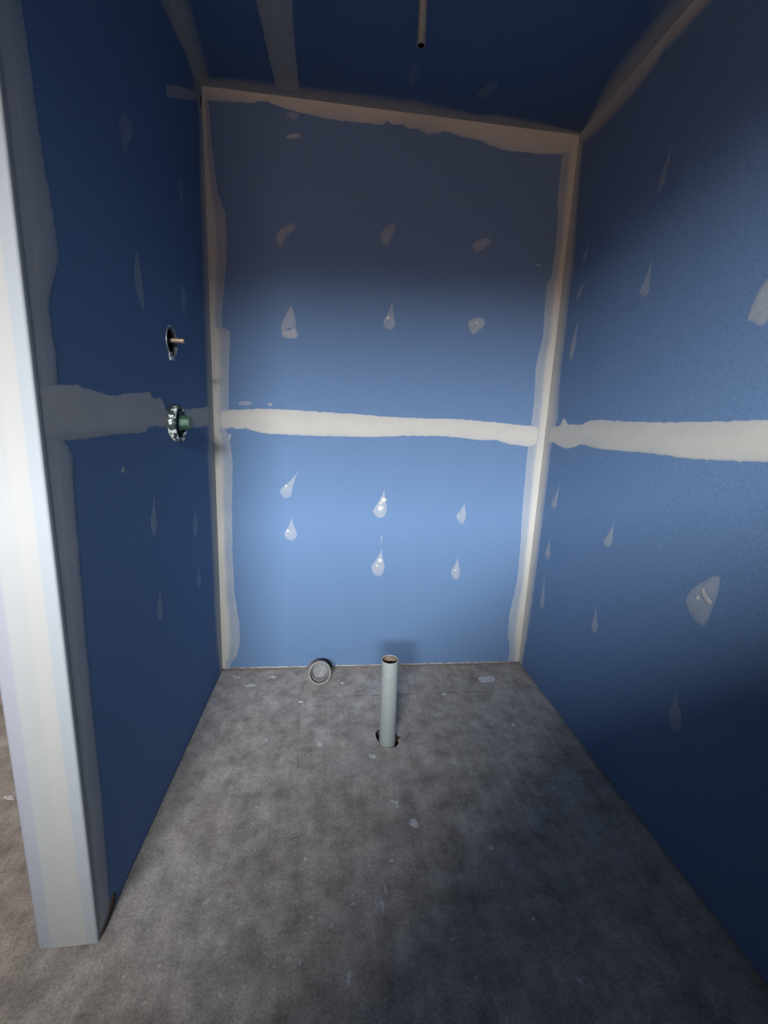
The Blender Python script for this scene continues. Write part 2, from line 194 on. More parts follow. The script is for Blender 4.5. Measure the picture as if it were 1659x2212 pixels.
def noise(nt, vec, scale, detail=3.0, rough=0.55, stretch=None):
    if stretch:
        mp = nd(nt, 'ShaderNodeMapping')
        mp.inputs['Scale'].default_value = stretch
        nt.links.new(vec, mp.inputs['Vector'])
        vec = mp.outputs['Vector']
    n = nd(nt, 'ShaderNodeTexNoise')
    n.inputs['Scale'].default_value = scale
    n.inputs['Detail'].default_value = detail
    n.inputs['Roughness'].default_value = rough
    nt.links.new(vec, n.inputs['Vector'])
    return n.outputs['Fac']

def ramp(nt, fac, stops, interp='LINEAR'):
    r = nd(nt, 'ShaderNodeValToRGB')
    r.color_ramp.interpolation = interp
    el = r.color_ramp.elements
    while len(el) < len(stops):
        el.new(0.5)
    for e, (p, c) in zip(el, stops):
        e.position = p
        e.color = (c[0], c[1], c[2], 1) if not isinstance(c, (int, float)) else (c, c, c, 1)
    nt.links.new(fac, r.inputs['Fac'])
    return r.outputs['Color']

def mix(nt, fac, a, b, mode='MIX'):
    m = nd(nt, 'ShaderNodeMix', data_type='RGBA', blend_type=mode)
    for sock, v in ((m.inputs[0], fac), (m.inputs[6], a), (m.inputs[7], b)):
        if hasattr(v, 'is_output'):
            nt.links.new(v, sock)
        else:
            sock.default_value = v if isinstance(v, float) else (v[0], v[1], v[2], 1)
    return m.outputs[2]

def math_(nt, op, a, b=None, c=None, clamp=False):
    m = nd(nt, 'ShaderNodeMath', operation=op, use_clamp=clamp)
    for s, v in zip(m.inputs, (a, b, c)):
        if v is None:
            continue
        if hasattr(v, 'is_output'):
            nt.links.new(v, s)
        else:
            s.default_value = v
    return m.outputs[0]

def bump(nt, bsdf, height, strength, dist):
    b = nd(nt, 'ShaderNodeBump')
    b.inputs['Strength'].default_value = strength
    b.inputs['Distance'].default_value = dist
    nt.links.new(height, b.inputs['Height'])
    nt.links.new(b.outputs['Normal'], bsdf.inputs['Normal'])

BLUE = (0.100, 0.172, 0.300)
PLASTER = (0.42, 0.41, 0.375)

def board_colour(nt, p):
    fine = noise(nt, p, 260.0, 4.0, 0.7)
    big = noise(nt, p, 2.3, 3.0)
    c = ramp(nt, fine, [(0.30, tuple(v * 0.76 for v in BLUE)), (0.70, tuple(v * 1.24 for v in BLUE))])
    return mix(nt, math_(nt, 'MULTIPLY', big, 0.16), c, (0.115, 0.16, 0.26))

def make_board():
    m, nt, b = new_mat('blue_wet_area_plasterboard')
    p = pos(nt)
    nt.links.new(board_colour(nt, p), b.inputs['Base Color'])
    b.inputs['Roughness'].default_value = 0.85
    b.inputs['Specular IOR Level'].default_value = 0.2
    bump(nt, b, noise(nt, p, 350.0, 2.0), 0.08, 0.001)
    return m

def make_compound(name='joint_compound', white=PLASTER):
    m, nt, b = new_mat(name)
    p = pos(nt)
    a = nd(nt, 'ShaderNodeAttribute', attribute_name='cover')
    cov = a.outputs['Fac']
    wob = math_(nt, 'SUBTRACT', noise(nt, p, 90.0, 4.0, 0.65), 0.5)
    edge = math_(nt, 'MULTIPLY', math_(nt, 'MULTIPLY', cov, math_(nt, 'SUBTRACT', 1.0, cov)), 2.2)
    fac = math_(nt, 'ADD', cov, math_(nt, 'MULTIPLY', wob, edge), clamp=True)
    w = mix(nt, noise(nt, p, 14.0, 4.0), tuple(v * 0.93 for v in white), tuple(min(1, v * 1.05) for v in white))
    nt.links.new(mix(nt, fac, board_colour(nt, p), w), b.inputs['Base Color'])
    b.inputs['Roughness'].default_value = 0.8
    b.inputs['Specular IOR Level'].default_value = 0.25
    bump(nt, b, noise(nt, p, 60.0, 4.0), 0.12, 0.002)
    return m

def make_end_plaster():
    m, nt, b = new_mat('skimmed_corner_plaster')
    p = pos(nt)
    sx = nd(nt, 'ShaderNodeSeparateXYZ')
    nt.links.new(p, sx.inputs[0])
    st = noise(nt, p, 1.0, 3.0, 0.5, stretch=(60.0, 60.0, 0.7))
    t = math_(nt, 'ADD', math_(nt, 'DIVIDE', math_(nt, 'ADD', sx.outputs[0], TH), TH), math_(nt, 'MULTIPLY', math_(nt, 'SUBTRACT', st, 0.5), 0.10))
    c = ramp(nt, t, [(0.0, (0.66, 0.68, 0.78)), (0.20, (0.68, 0.70, 0.79)), (0.25, (0.77, 0.79, 0.79)), (0.52, (0.78, 0.79, 0.78)),
                     (0.58, (0.82, 0.81, 0.785)), (0.80, (0.81, 0.81, 0.79)), (0.84, (0.70, 0.76, 0.82)), (1.0, (0.72, 0.77, 0.83))])
    c = mix(nt, 1.0, c, (0.285, 0.286, 0.285), 'MULTIPLY')  # colour darkened to offset the strong window light on this end
    nt.links.new(c, b.inputs['Base Color'])
    b.inputs['Roughness'].default_value = 0.75
    bump(nt, b, st, 0.15, 0.002)
    return m

def make_floor():
    m, nt, b = new_mat('dusty_concrete')
    p = pos(nt)
    big = noise(nt, p, 1.9, 4.0, 0.55)
    mid = noise(nt, p, 13.0, 8.0, 0.72)
    fine = noise(nt, p, 170.0, 6.0, 0.8)
    streak = noise(nt, p, 6.0, 6.0, 0.65, stretch=(4.0, 0.5, 1.0))
    c = ramp(nt, big, [(0.30, (0.265, 0.245, 0.225)), (0.52, (0.315, 0.30, 0.285)), (0.72, (0.36, 0.355, 0.35))])
    c = mix(nt, 0.8, c, ramp(nt, mid, [(0.28, 0.20), (0.5, 0.5), (0.72, 0.80)]), 'OVERLAY')
    c = mix(nt, 0.55, c, ramp(nt, streak, [(0.3, 0.36), (0.7, 0.64)]), 'OVERLAY')
    c = mix(nt, 0.8, c, ramp(nt, fine, [(0.3, 0.22), (0.7, 0.78)]), 'OVERLAY')
    # grey-white plaster dust trodden into the slab, in patches and drag marks
    dust = ramp(nt, noise(nt, p, 7.5, 9.0, 0.78), [(0.55, 0.0), (0.75, 0.50)])
    c = mix(nt, dust, c, (0.54, 0.55, 0.57))
    drag = ramp(nt, noise(nt, p, 9.0, 7.0, 0.75, stretch=(5.0, 0.8, 1.0)), [(0.62, 0.0), (0.75, 0.45)])
    c = mix(nt, drag, c, (0.50, 0.50, 0.51))
    fleck = ramp(nt, noise(nt, p, 48.0, 3.0, 0.6), [(0.665, 0.0), (0.70, 0.7)])
    c = mix(nt, fleck, c, (0.55, 0.55, 0.55))
    # small dark scuffs
    scuff = ramp(nt, noise(nt, p, 26.0, 5.0, 0.7, stretch=(1.6, 0.8, 1.0)), [(0.26, 0.6), (0.36, 0.0)])
    c = mix(nt, scuff, c, (0.14, 0.13, 0.12))
    # two saw cuts in the slab
    s = nd(nt, 'ShaderNodeSeparateXYZ')
    nt.links.new(p, s.inputs[0])
    x, y = s.outputs[0], s.outputs[1]
    jit = math_(nt, 'MULTIPLY', math_(nt, 'SUBTRACT', noise(nt, p, 30.0, 3.0), 0.5), 0.006)
    d1 = math_(nt, 'ABSOLUTE', math_(nt, 'ADD', math_(nt, 'ADD', y, 0.2327), jit))
    l1 = math_(nt, 'LESS_THAN', d1, 0.0022)
    l1 = math_(nt, 'MULTIPLY', l1, math_(nt, 'MULTIPLY', math_(nt, 'GREATER_THAN', x, 0.47), math_(nt, 'LESS_THAN', x, 1.30)))
    d2 = math_(nt, 'ABSOLUTE', math_(nt, 'ADD', math_(nt, 'SUBTRACT', x, math_(nt, 'MULTIPLY_ADD', y, -0.05, 0.381)), jit))
    l2 = math_(nt, 'MULTIPLY', math_(nt, 'LESS_THAN', d2, 0.002), math_(nt, 'LESS_THAN', math_(nt, 'ABSOLUTE', math_(nt, 'ADD', y, 0.43)), 0.29))
    brk = ramp(nt, noise(nt, p, 18.0, 3.0), [(0.42, 0.0), (0.55, 1.0)])
    ln = math_(nt, 'MULTIPLY', math_(nt, 'ADD', l1, math_(nt, 'MULTIPLY', l2, 0.5), clamp=True), brk)
    c = mix(nt, math_(nt, 'MULTIPLY', ln, 0.75), c, (0.06, 0.055, 0.05))
    c = mix(nt, 1.0, c, (0.97, 0.92, 0.87), 'MULTIPLY')
    nt.links.new(c, b.inputs['Base Color'])
    b.inputs['Roughness'].default_value = 0.78
    b.inputs['Specular IOR Level'].default_value = 0.3
    bump(nt, b, mix(nt, 0.5, mid, fine), 0.35, 0.004)
    return m

def plain(name, c, rough=0.6, c2=None, scale=20.0, metal=0.0, bmp=0.0, lo=0.4, hi=0.6):
    m, nt, b = new_mat(name)
    p = pos(nt)
    n = noise(nt, p, scale, 5.0, 0.65)
    nt.links.new(ramp(nt, n, [(lo, c), (hi, c2 or tuple(v * 0.85 for v in c))]), b.inputs['Base Color'])
    b.inputs['Roughness'].default_value = rough
    b.inputs['Metallic'].default_value = metal
    if bmp:
        bump(nt, b, n, bmp, 0.002)
    return m

M_BOARD = make_board()
M_COMP = make_compound()
M_END = make_end_plaster()
M_FLOOR = make_floor()
M_EDGE = plain('board_gypsum_core', (0.62, 0.60, 0.56), 0.9)
M_STUD = plain('pine_framing', (0.22, 0.15, 0.09), 0.8, (0.16, 0.10, 0.06), 8.0)
M_SPLAT = plain('dried_plaster_drip', (0.56, 0.55, 0.55), 0.85, (0.36, 0.35, 0.345), 70.0, bmp=0.3)
M_DOT = plain('fresh_plaster_blob', (0.47, 0.47, 0.45), 0.7)
M_PVC = plain('white_pvc', (0.27, 0.30, 0.30), 0.42, (0.22, 0.245, 0.245), 45.0, lo=0.45, hi=0.75)
M_DULL = plain('dull_grey_pipe', (0.17, 0.19, 0.19), 0.6, (0.24, 0.26, 0.26), 120.0)
M_BORE = plain('dirty_pipe_bore', (0.12, 0.085, 0.06), 0.9, (0.20, 0.16, 0.125), 30.0)
M_GREY = plain('cement_smeared_grey_pvc', (0.16, 0.16, 0.145), 0.7, (0.22, 0.215, 0.20), 40.0, bmp=0.2)
M_GREYBORE = plain('grey_pipe_bore_dust', (0.13, 0.135, 0.135), 0.8, (0.24, 0.245, 0.25), 25.0)
M_BRASS = plain('dull_brass', (0.52, 0.42, 0.28), 0.45, (0.36, 0.29, 0.20), 160.0, metal=0.35)
M_GREEN = plain('green_plastic', (0.028, 0.085, 0.052), 0.5, (0.06, 0.13, 0.09), 70.0)
M_DARK = plain('black_rubber', (0.012, 0.014, 0.014), 0.6)
M_RING = plain('plaster_splashed_ring', (0.80, 0.82, 0.79), 0.6, (0.03, 0.05, 0.045), 42.0, lo=0.44, hi=0.475)
M_RUST_SHADE = plain('rusty_grime_hole_shade', (0.075, 0.045, 0.028), 0.95, (0.03, 0.02, 0.015), 90.0, bmp=0.5)
M_ROOM = plain('bare_cream_plasterboard', (0.27, 0.20, 0.14), 0.85, (0.24, 0.175, 0.12), 3.0)
M_EARTH = plain('site_earth', (0.07, 0.052, 0.036), 0.95, (0.05, 0.04, 0.028), 1.2)
M_ALU = plain('powder_coated_aluminium', (0.10, 0.10, 0.11), 0.4)
M_STEEL = plain('galvanised_steel', (0.42, 0.44, 0.45), 0.4, (0.32, 0.34, 0.35), 60.0, metal=0.6)
M_TRIM = plain('white_sealant', (0.34, 0.34, 0.34), 0.7, (0.16, 0.15, 0.15), 26.0)
M_BRICK = plain('brown_brick', (0.085, 0.05, 0.032), 0.9, (0.07, 0.04, 0.025), 4.0)
M_EAVE = plain('eave_lining', (0.40, 0.38, 0.35), 0.8)

# ------------------------------------------------------------------ mesh helpers
def link(name, bm, mat, parent=None, smooth=False):
    me = bpy.data.meshes.new(name)
    bm.normal_update()
    bm.to_mesh(me)
    bm.free()
    if isinstance(mat, (list, tuple)):
        for q in mat:
            me.materials.append(q)
    else:
        me.materials.append(mat)
    if smooth:
        for f in me.polygons:
            f.use_smooth = True
    o = bpy.data.objects.new(name, me)
    col.objects.link(o)
    if parent is not None:
        o.parent = parent
        o.matrix_parent_inverse = Matrix.Translation(parent.location).inverted() if parent.type == 'EMPTY' else Matrix()
    return o

def tag(o, label=None, cat=None, group=None, kind=None):
    for k, v in (('label', label), ('category', cat), ('group', group), ('kind', kind)):
        if v:
            o[k] = v
    return o

def box(bm, x0, x1, y0, y1, z0, z1):
    r = bmesh.ops.create_cube(bm, size=1.0)
    for v in r['verts']:
        v.co = Vector((x0 + (v.co.x + .5) * (x1 - x0), y0 + (v.co.y + .5) * (y1 - y0), z0 + (v.co.z + .5) * (z1 - z0)))

def boxes(name, mat, parent, *bs):
    bm = bmesh.new()
    for b in bs:
        box(bm, *b)
    return link(name, bm, mat, parent)

def surf(w, u, v, h=0.0):
    if w == 'back':
        return Vector((u, -h, v))
    if w == 'left':
        return Vector((h, u, v))
    if w == 'right':
        return Vector((W - h, u, v))
    if w == 'ceiling':
        return Vector((u, v, H - h))
    return Vector((u, v, h))

NORMAL = {'back': Vector((0, -1, 0)), 'left': Vector((1, 0, 0)), 'right': Vector((-1, 0, 0)), 'ceiling': Vector((0, 0, -1)), 'floor': Vector((0, 0, 1))}

def slab(name, w, outline, holes, thick, mat, parent):
    """A sheet lying on a surface, with holes, its front face at height 0 and its body behind it."""
    bm = bmesh.new()
    loops = []
    for ring in [outline] + holes:
        vs = [bm.verts.new(surf(w, u, v, 0.0)) for u, v in ring]
        es = [bm.edges.new((vs[i], vs[(i + 1) % len(vs)])) for i in range(len(vs))]
        loops += es
    bmesh.ops.triangle_fill(bm, use_beauty=True, edges=loops, normal=NORMAL[w])
    bm.faces.ensure_lookup_table()
    bm.normal_update()
    for f in bm.faces:
        if f.normal.dot(NORMAL[w]) < 0:
            f.normal_flip()
    front = list(bm.faces)
    ret = bmesh.ops.extrude_face_region(bm, geom=front, use_keep_orig=True)
    for v in [g for g in ret['geom'] if isinstance(g, bmesh.types.BMVert)]:
        v.co -= NORMAL[w] * thick
    bmesh.ops.recalc_face_normals(bm, faces=list(bm.faces))
    return link(name, bm, mat, parent)

def circle(u, v, r, n=28, a0=0.0, a1=2 * math.pi, close=False):
    m = n if not close else n - 1
    return [(u + r * math.cos(a0 + (a1 - a0) * i / m), v + r * math.sin(a0 + (a1 - a0) * i / m)) for i in range(n)]

def lathe(name, prof, mat, parent, origin, axis, n=32, smooth=True, ridge=None):
    """Revolve (radius, along) points round an axis."""
    axis = Vector(axis).normalized()
    q = Vector((0, 0, 1)).rotation_difference(axis)
    bm = bmesh.new()
    rings = []
    for r, h in prof:
        ring = []
        for i in range(n):
            a = 2 * math.pi * i / n
            rr = r * (1 + (ridge(a, h) if ridge else 0))
            ring.append(bm.verts.new(Vector(origin) + q @ Vector((rr * math.cos(a), rr * math.sin(a), h))))
        rings.append(ring)
    for a, b in zip(rings, rings[1:]):
        for i in range(n):
            bm.faces.new((a[i], a[(i + 1) % n], b[(i + 1) % n], b[i]))
    bmesh.ops.recalc_face_normals(bm, faces=list(bm.faces))
    o = link(name, bm, mat, parent, smooth)
    if smooth:
        md = o.modifiers.new('edge', 'EDGE_SPLIT')
        md.split_angle = math.radians(40)
    return o

def interp(poly, t, ax):
    o = 1 - ax
    if t <= poly[0][ax]:
        return poly[0][o]
    for a, b in zip(poly, poly[1:]):
        if t <= b[ax]:
            k = (t - a[ax]) / max(1e-6, b[ax] - a[ax])
            return a[o] + (b[o] - a[o]) * k
    return poly[-1][o]

PROFILES = {   # position across the strip -> how thickly the compound covers the board
    'joint': [(0, 0.0), (.035, .85), (.10, .92), (.30, .97), (.5, 1.0), (.70, .97), (.90, .90), (.965, .80), (1, 0.0)],
    'corner': [(0, 1.0), (.15, .98), (.30, .95), (.40, .85), (.50, .55), (.60, .45), (.80, .40), (.96, .42), (1, 0.0)],
    'corner2': [(0, .95), (.2, .92), (.45, .86), (.62, .70), (.78, .48), (.93, .34), (1, 0.0)],
    'soft': [(0, .95), (.25, .90), (.50, .78), (.70, .58), (.85, .30), (1, 0.0)],
    'cornice': [(0, .95), (.20, .95), (.45, .92), (.70, .85), (.90, .72), (.97, .55), (1, 0.0)],
    'thin': [(0, 0.0), (.03, .80), (.2, .90), (.5, .94), (.8, .90), (.97, .80), (1, 0.0)],
    'thinsharp': [(0, 0.0), (.06, .70), (.5, .80), (.94, .70), (1, 0.0)],
    'bead': [(0, .95), (.15, .90), (.30, .80), (.45, .90), (.60, .72), (.80, .66), (.96, .60), (1, 0.0)],
}

def set_cover(o, vals):
    at = o.data.attributes.new('cover', 'FLOAT', 'POINT')
    at.data.foreach_set('value', vals)

def add_strip(w, ax, ea, eb, prof, lift, parent, name, seed):
    lo, hi = eb[0][ax], eb[-1][ax]
    if not isinstance(ea, float):
        lo, hi = max(lo, ea[0][ax]), min(hi, ea[-1][ax])
    zlim = {'back': (0.0, W) if ax == 0 else (0.012, H), 'left': (-D, 0.0) if ax == 0 else (0.012, H),
            'right': (YF, 0.0) if ax == 0 else (0.012, H), 'ceiling': (0.0, W) if ax == 0 else (YF, 0.0)}[w]
    if w == 'left' and ax == 1 and prof == 'bead':
        lo, hi = 0.012, H
    elif ax == 1 and w != 'ceiling':
        lo, hi = zlim[0], H
    elif w == 'back':
        lo, hi = 0.0, W
    elif w == 'ceiling' and ax == 0:
        lo, hi = 0.0, W
    elif w == 'ceiling' and ax == 1:
        lo, hi = -1.15 if isinstance(ea, float) and ea == 0.0 else YF, 0.0
    elif w == 'right':
        lo, hi = YF, 0.0
    elif w == 'left' and isinstance(ea, float):
        lo, hi = -D, 0.0
    lo, hi = max(lo, zlim[0]), min(hi, zlim[1])
    n = max(10, int((hi - lo) / 0.007))
    pr = PROFILES[prof]
    bm = bmesh.new()
    rows, cov = [], []
    for i in range(n + 1):
        t = lo + (hi - lo) * i / n
        a = ea if isinstance(ea, float) else interp(ea, t, ax)
        b = interp(eb, t, ax)
        rag = 0.0028 if prof not in ('soft',) else 0.0016
        b += rag * mnoise.noise(Vector((t * 45, seed * 3.1, 0))) + rag * .6 * mnoise.noise(Vector((t * 160, seed * 3.1, 5)))
        if not isinstance(ea, float):
            a += rag * mnoise.noise(Vector((t * 45, seed * 7.7, 9))) + rag * .6 * mnoise.noise(Vector((t * 160, seed * 7.7, 3)))
        row = []
        for s, c in pr:
            o = a + (b - a) * s
            uv = (t, o) if ax == 0 else (o, t)
            endf = 1.0
            if prof == 'thinsharp':
                endf = 0.0 if i in (0, n) else 1.0
            hgt = 0.00002 if (c == 0.0 or endf == 0.0) else lift * 0.5 + 0.0005 * c
            row.append(bm.verts.new(surf(w, uv[0], uv[1], hgt)))
            k = c * endf
            if 0 < k:
                k = min(1.0, max(0.02, k + 0.10 * mnoise.noise(Vector((t * 9, o * 30, seed)))))
            cov.append(k)
        rows.append(row)
    for r0, r1 in zip(rows, rows[1:]):
        for j in range(len(pr) - 1):
            bm.faces.new((r0[j], r0[j + 1], r1[j + 1], r1[j]))
    bm.normal_update()
    if sum(f.normal.dot(NORMAL[w]) for f in bm.faces) < 0:
        bmesh.ops.reverse_faces(bm, faces=list(bm.faces))
    o = link(name, bm, M_COMP, parent, True)
    set_cover(o, cov)
    return o

def catmull(pts, k=4):
    n = len(pts)
    out = []
    for i in range(n):
        p0, p1, p2, p3 = (Vector(pts[(i + j) % n]) for j in (-1, 0, 1, 2))
        for s in range(k):
            t = s / k
            out.append(0.5 * ((2 * p1) + (p2 - p0) * t + (2 * p0 - 5 * p1 + 4 * p2 - p3) * t * t + (3 * p1 - p0 - 3 * p2 + p3) * t ** 3))
    return out

def add_patch(w, pts, cover, parent, name, seed, mat=None, height=0.00045):
    ring = catmull(pts)
    c = sum(ring, Vector((0, 0))) / len(ring)
    bm = bmesh.new()
    prof = [(1.0, 0.00004, 0.0), (0.94, height * .8, cover * .85), (0.70, height, cover * 1.05), (0.35, height * 1.2, cover * 1.1)]
    rows, cov = [], []
    size = max((q - c).length for q in ring)
    for s, h, k in prof:
        row = []
        for i, q in enumerate(ring):
            d = (q - c)
            j = 1.0 + (0.05 * mnoise.noise(Vector((q.x * 90, q.y * 90, seed))) if s == 1.0 else 0)
            e = c + d * s * j
            row.append(bm.verts.new(surf(w, e.x, e.y, h)))
            cov.append(max(0.0, min(1.0, k + (0.10 * mnoise.noise(Vector((e.x * 40, e.y * 40, seed))) if k else 0))))
        rows.append(row)
    mid = bm.verts.new(surf(w, c.x, c.y, height * 1.25))
    cov.append(cover * 1.15)
    m = len(ring)
    for a, b in zip(rows, rows[1:]):
        for i in range(m):
            bm.faces.new((a[i], a[(i + 1) % m], b[(i + 1) % m], b[i]))
    for i in range(m):
        bm.faces.new((rows[-1][i], rows[-1][(i + 1) % m], mid))
    bm.normal_update()
    if sum(f.normal.dot(NORMAL[w]) * f.calc_area() for f in bm.faces) < 0:
        bmesh.ops.reverse_faces(bm, faces=list(bm.faces))
    o = link(name, bm, mat or M_COMP, parent, True)
    set_cover(o, cov)
    return o

# ------------------------------------------------------------------ the shell
XL = -2.30                                          # far wall of the room left of the wing wall
# floor slab with a broken-out hole round the standpipe
floor = slab('floor', 'floor', [(XL - .1, YF - .1), (W + .02, YF - .1), (W + .02, 0.02), (XL - .1, 0.02)], [list(PIPEHOLE)], 0.16, M_FLOOR, None)
floor.data.materials.append(M_RUST_SHADE)
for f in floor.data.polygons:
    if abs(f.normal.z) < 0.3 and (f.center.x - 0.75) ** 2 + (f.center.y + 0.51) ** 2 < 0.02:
        f.material_index = 1  # dark hole sides: shade of the recess put into the colour
tag(floor, 'bare grey concrete slab, stained and spotted with plaster', 'floor', kind='structure')
for i, s in enumerate(SPLATS):
    rnd = random.Random(i)
    cu, cv2 = sum(q[0] for q in s) / len(s), sum(q[1] for q in s) / len(s)
    s = [(cu + (u - cu) * k, cv2 + (v - cv2) * k) for (u, v), k in zip(s, [rnd.uniform(.6, 1.25) for _ in s])]
    add_patch('floor', s, 1.0, floor, 'plaster_splat', 50 + i, M_SPLAT, 0.0010)
sub = boxes('subfloor', M_RUST_SHADE, floor, (XL - .1, W + .1, YF - .1, 0.1, -0.20, -0.16))

# back wall: timber backing, two plasterboard sheets
STUB = (0.473, -0.118, 0.046)
wall_back = boxes('wall_back', M_STUD, None, (XL - .1, W + .12, 0.012, 0.12, 0.0, H + .1))
tag(wall_back, 'blue plasterboard end wall of the alcove behind the white pipe', 'wall', kind='structure')
notch = [(u, max(v, 0.010)) for u, v in circle(STUB[0], -0.006, 0.0600, 15, math.pi, 0.0, True)]
slab('plasterboard_sheet', 'back', [(0.0, 0.010)] + notch + [(W, 0.010), (W, 1.199), (0.0, 1.199)], [], 0.010, M_BOARD, wall_back)
slab('plasterboard_sheet', 'back', [(0.0, 1.201), (W, 1.201), (W, H), (0.0, H)], [], 0.010, M_BOARD, wall_back)
boxes('plasterboard_sheet', M_ROOM, wall_back, (XL, -TH, 0.0, 0.010, 0.008, H))
for u, v in NAILS:
    lathe('nail_head', [(0.0001, 0.0012), (0.0034, 0.0012), (0.0042, 0.0)], M_DARK, wall_back, surf('back', u, v), NORMAL['back'], 10)
bm = bmesh.new()
prev = None
segs = [(0.01, STUB[0] - .07), (STUB[0] + .075, 1.46)]
for a, b in segs:
    n = int((b - a) / .02)
    rows = []
    for i in range(n + 1):
        x = a + (b - a) * i / n
        hh = 0.0045 + 0.0030 * mnoise.noise(Vector((x * 22, 2.2, 0)))
        rows.append([bm.verts.new((x, -q, z)) for q, z in ((0.0002, 0.0095 + hh), (0.0022, 0.009 + hh * .6), (0.0026, 0.0075), (0.0, 0.0065))])
    for r0, r1 in zip(rows, rows[1:]):
        for j in range(3):
            bm.faces.new((r0[j], r1[j], r1[j + 1], r0[j + 1]))
link('sealant_bead', bm, M_TRIM, wall_back, True)

# left wing wall: hollow, two sheets inside with cut-outs, a skimmed end, a sheet outside
OUT = (-0.452, 1.437, 0.045)                        # shower outlet cut-out: y, z, radius
MIX = (-0.470, 1.181, 0.052)                        # mixer cut-out
wall_left = boxes('wall_left', M_STUD, None, (-TH + .012, -.012, -D + .012, -D + .05, 0.0, H), (-TH + .012, -.012, -.74, -.70, 0.0, H),
                  (-TH + .012, -.012, -.10, -.002, 0.0, H), (-TH + .012, -.012, -D + .05, -.10, 0.0, 0.03))
tag(wall_left, 'blue plasterboard wing wall holding the green mixer body', 'wall', kind='structure')
dz = 1.200 - MIX[1]
dy = math.sqrt(MIX[2] ** 2 - dz * dz)
a_hi = math.atan2(dz, dy)
arc_top = circle(MIX[0], MIX[1], MIX[2], 15, a_hi, math.pi - a_hi, True)            # above z=1.2
arc_low = circle(MIX[0], MIX[1], MIX[2], 25, math.pi - a_hi, 2 * math.pi + a_hi, True)
slab('plasterboard_sheet', 'left', [(-D + .002, 0.006), (0.0, 0.006), (0.0, 1.1995)] + [(u, min(v, 1.1995)) for u, v in reversed(arc_low)] + [(-D + .002, 1.1995)], [], 0.010, M_BOARD, wall_left)
slab('plasterboard_sheet', 'left', [(-D + .002, 1.2005), (MIX[0] - dy, 1.2005)] + [(u, max(v, 1.2005)) for u, v in reversed(arc_top)] + [(0.0, 1.2005), (0.0, H), (-D + .002, H)], [circle(*OUT)], 0.010, M_BOARD, wall_left)
boxes('plasterboard_sheet', M_ROOM, wall_left, (-TH, -TH + .010, -D + .002, 0.0, 0.006, H))
# skimmed end with rounded arrises
bm = bmesh.new()
prof = [(-TH, -D + .010), (-TH - .0016, -D + .004), (-TH - .001, -D - .001), (-TH + .004, -D - .0018), (-TH + .03, -D - .0026), (-.05, -D - .003), (-.02, -D - .0024),
        (-.004, -D - .0018), (.0004, -D - .0012), (.0014, -D + .003), (.0014, -D + .010)]
rows = []
n = 60
for i in range(n + 1):
    z = 0.004 + (H - .004) * i / n
    rows.append([bm.verts.new((x, y + 0.0008 * mnoise.noise(Vector((x * 30, z * 3, 1))), z)) for x, y in prof])
for r0, r1 in zip(rows, rows[1:]):
    for j in range(len(prof) - 1):
        bm.faces.new((r0[j], r0[j + 1], r1[j + 1], r1[j]))
bmesh.ops.recalc_face_normals(bm, faces=list(bm.faces))
skim = link('end_skim', bm, M_END, wall_left, True)
tag(skim, 'white skimmed end of the wing wall')

# right wall and the room round the camera
wall_right = boxes('wall_right', M_STUD, None, (W + .012, W + .12, YF - .1, 0.012, 0.0, H + .1))
tag(wall_right, 'blue plasterboard wall running along the right side', 'wall', kind='structure')
for z0, z1 in ((0.008, 1.199), (1.201, H)):
    slab('plasterboard_sheet', 'right', [(YF, z0), (0.0, z0), (0.0, z1), (YF, z1)], [], 0.010, M_BOARD, wall_right)
wall_far = boxes('wall_far_left', M_ROOM, None, (XL - .1, XL, YF, 0.0, 0.0, H))
tag(wall_far, 'bare plasterboard wall of the room left of the alcove', 'wall', kind='structure')
wall_front = boxes('wall_front', M_ROOM, None, (XL, WIN[0], YF - .12, YF, 0, H), (WIN[1], W + .01, YF - .12, YF, 0, H),
                   (WIN[0], WIN[1], YF - .12, YF, 0, WIN[2]), (WIN[0], WIN[1], YF - .12, YF, WIN[3], H))
tag(wall_front, 'bare plasterboard wall with the window behind the camera', 'wall', kind='structure')
fr = .035
window = boxes('window_1', M_ALU, None, (WIN[0], WIN[0] + fr, YF - .11, YF - .06, WIN[2], WIN[3]), (WIN[1] - fr, WIN[1], YF - .11, YF - .06, WIN[2], WIN[3]),
               (WIN[0], WIN[1], YF - .11, YF - .06, WIN[2], WIN[2] + fr), (WIN[0], WIN[1], YF - .11, YF - .06, WIN[3] - fr, WIN[3]))
tag(window, 'dark aluminium window frame in the wall behind the camera', 'window', kind='structure')
ground = boxes('ground', M_EARTH, None, (-40, 40, -60, YF - .12, -0.35, -0.20))
tag(ground, 'bare brown earth outside the window', 'ground', kind='structure')
bm = bmesh.new()
rake = [(0.10, 0.0), (W + .005, 0.0), (W + .005, 1.60), (1.24, 1.60), (0.10, 0.52)]  # added unseen half wall, casts shade over the lower right
nf = bm.faces.new([bm.verts.new((x, -2.36, z)) for x, z in rake])
for g in bmesh.ops.extrude_face_region(bm, geom=[nf], use_keep_orig=True)['geom']:
    if isinstance(g, bmesh.types.BMVert):
        g.co.y = -2.26
bmesh.ops.recalc_face_normals(bm, faces=list(bm.faces))
blocker = link('shade_blocker', bm, M_ROOM, None)
tag(blocker, 'added raked half wall behind the camera, shading the lower right', 'wall', kind='structure')
bm = bmesh.new()                                    # added brick wall outside, its raked top softens the cut of low sky
nf = bm.faces.new([bm.verts.new((x, -8.0, z)) for x, z in ((-12, -0.3), (9, -0.3), (9, 3.08), (-5.0, 2.58), (-12, 2.58))])
for g in bmesh.ops.extrude_face_region(bm, geom=[nf], use_keep_orig=True)['geom']:
    if isinstance(g, bmesh.types.BMVert):
        g.co.y = -8.6
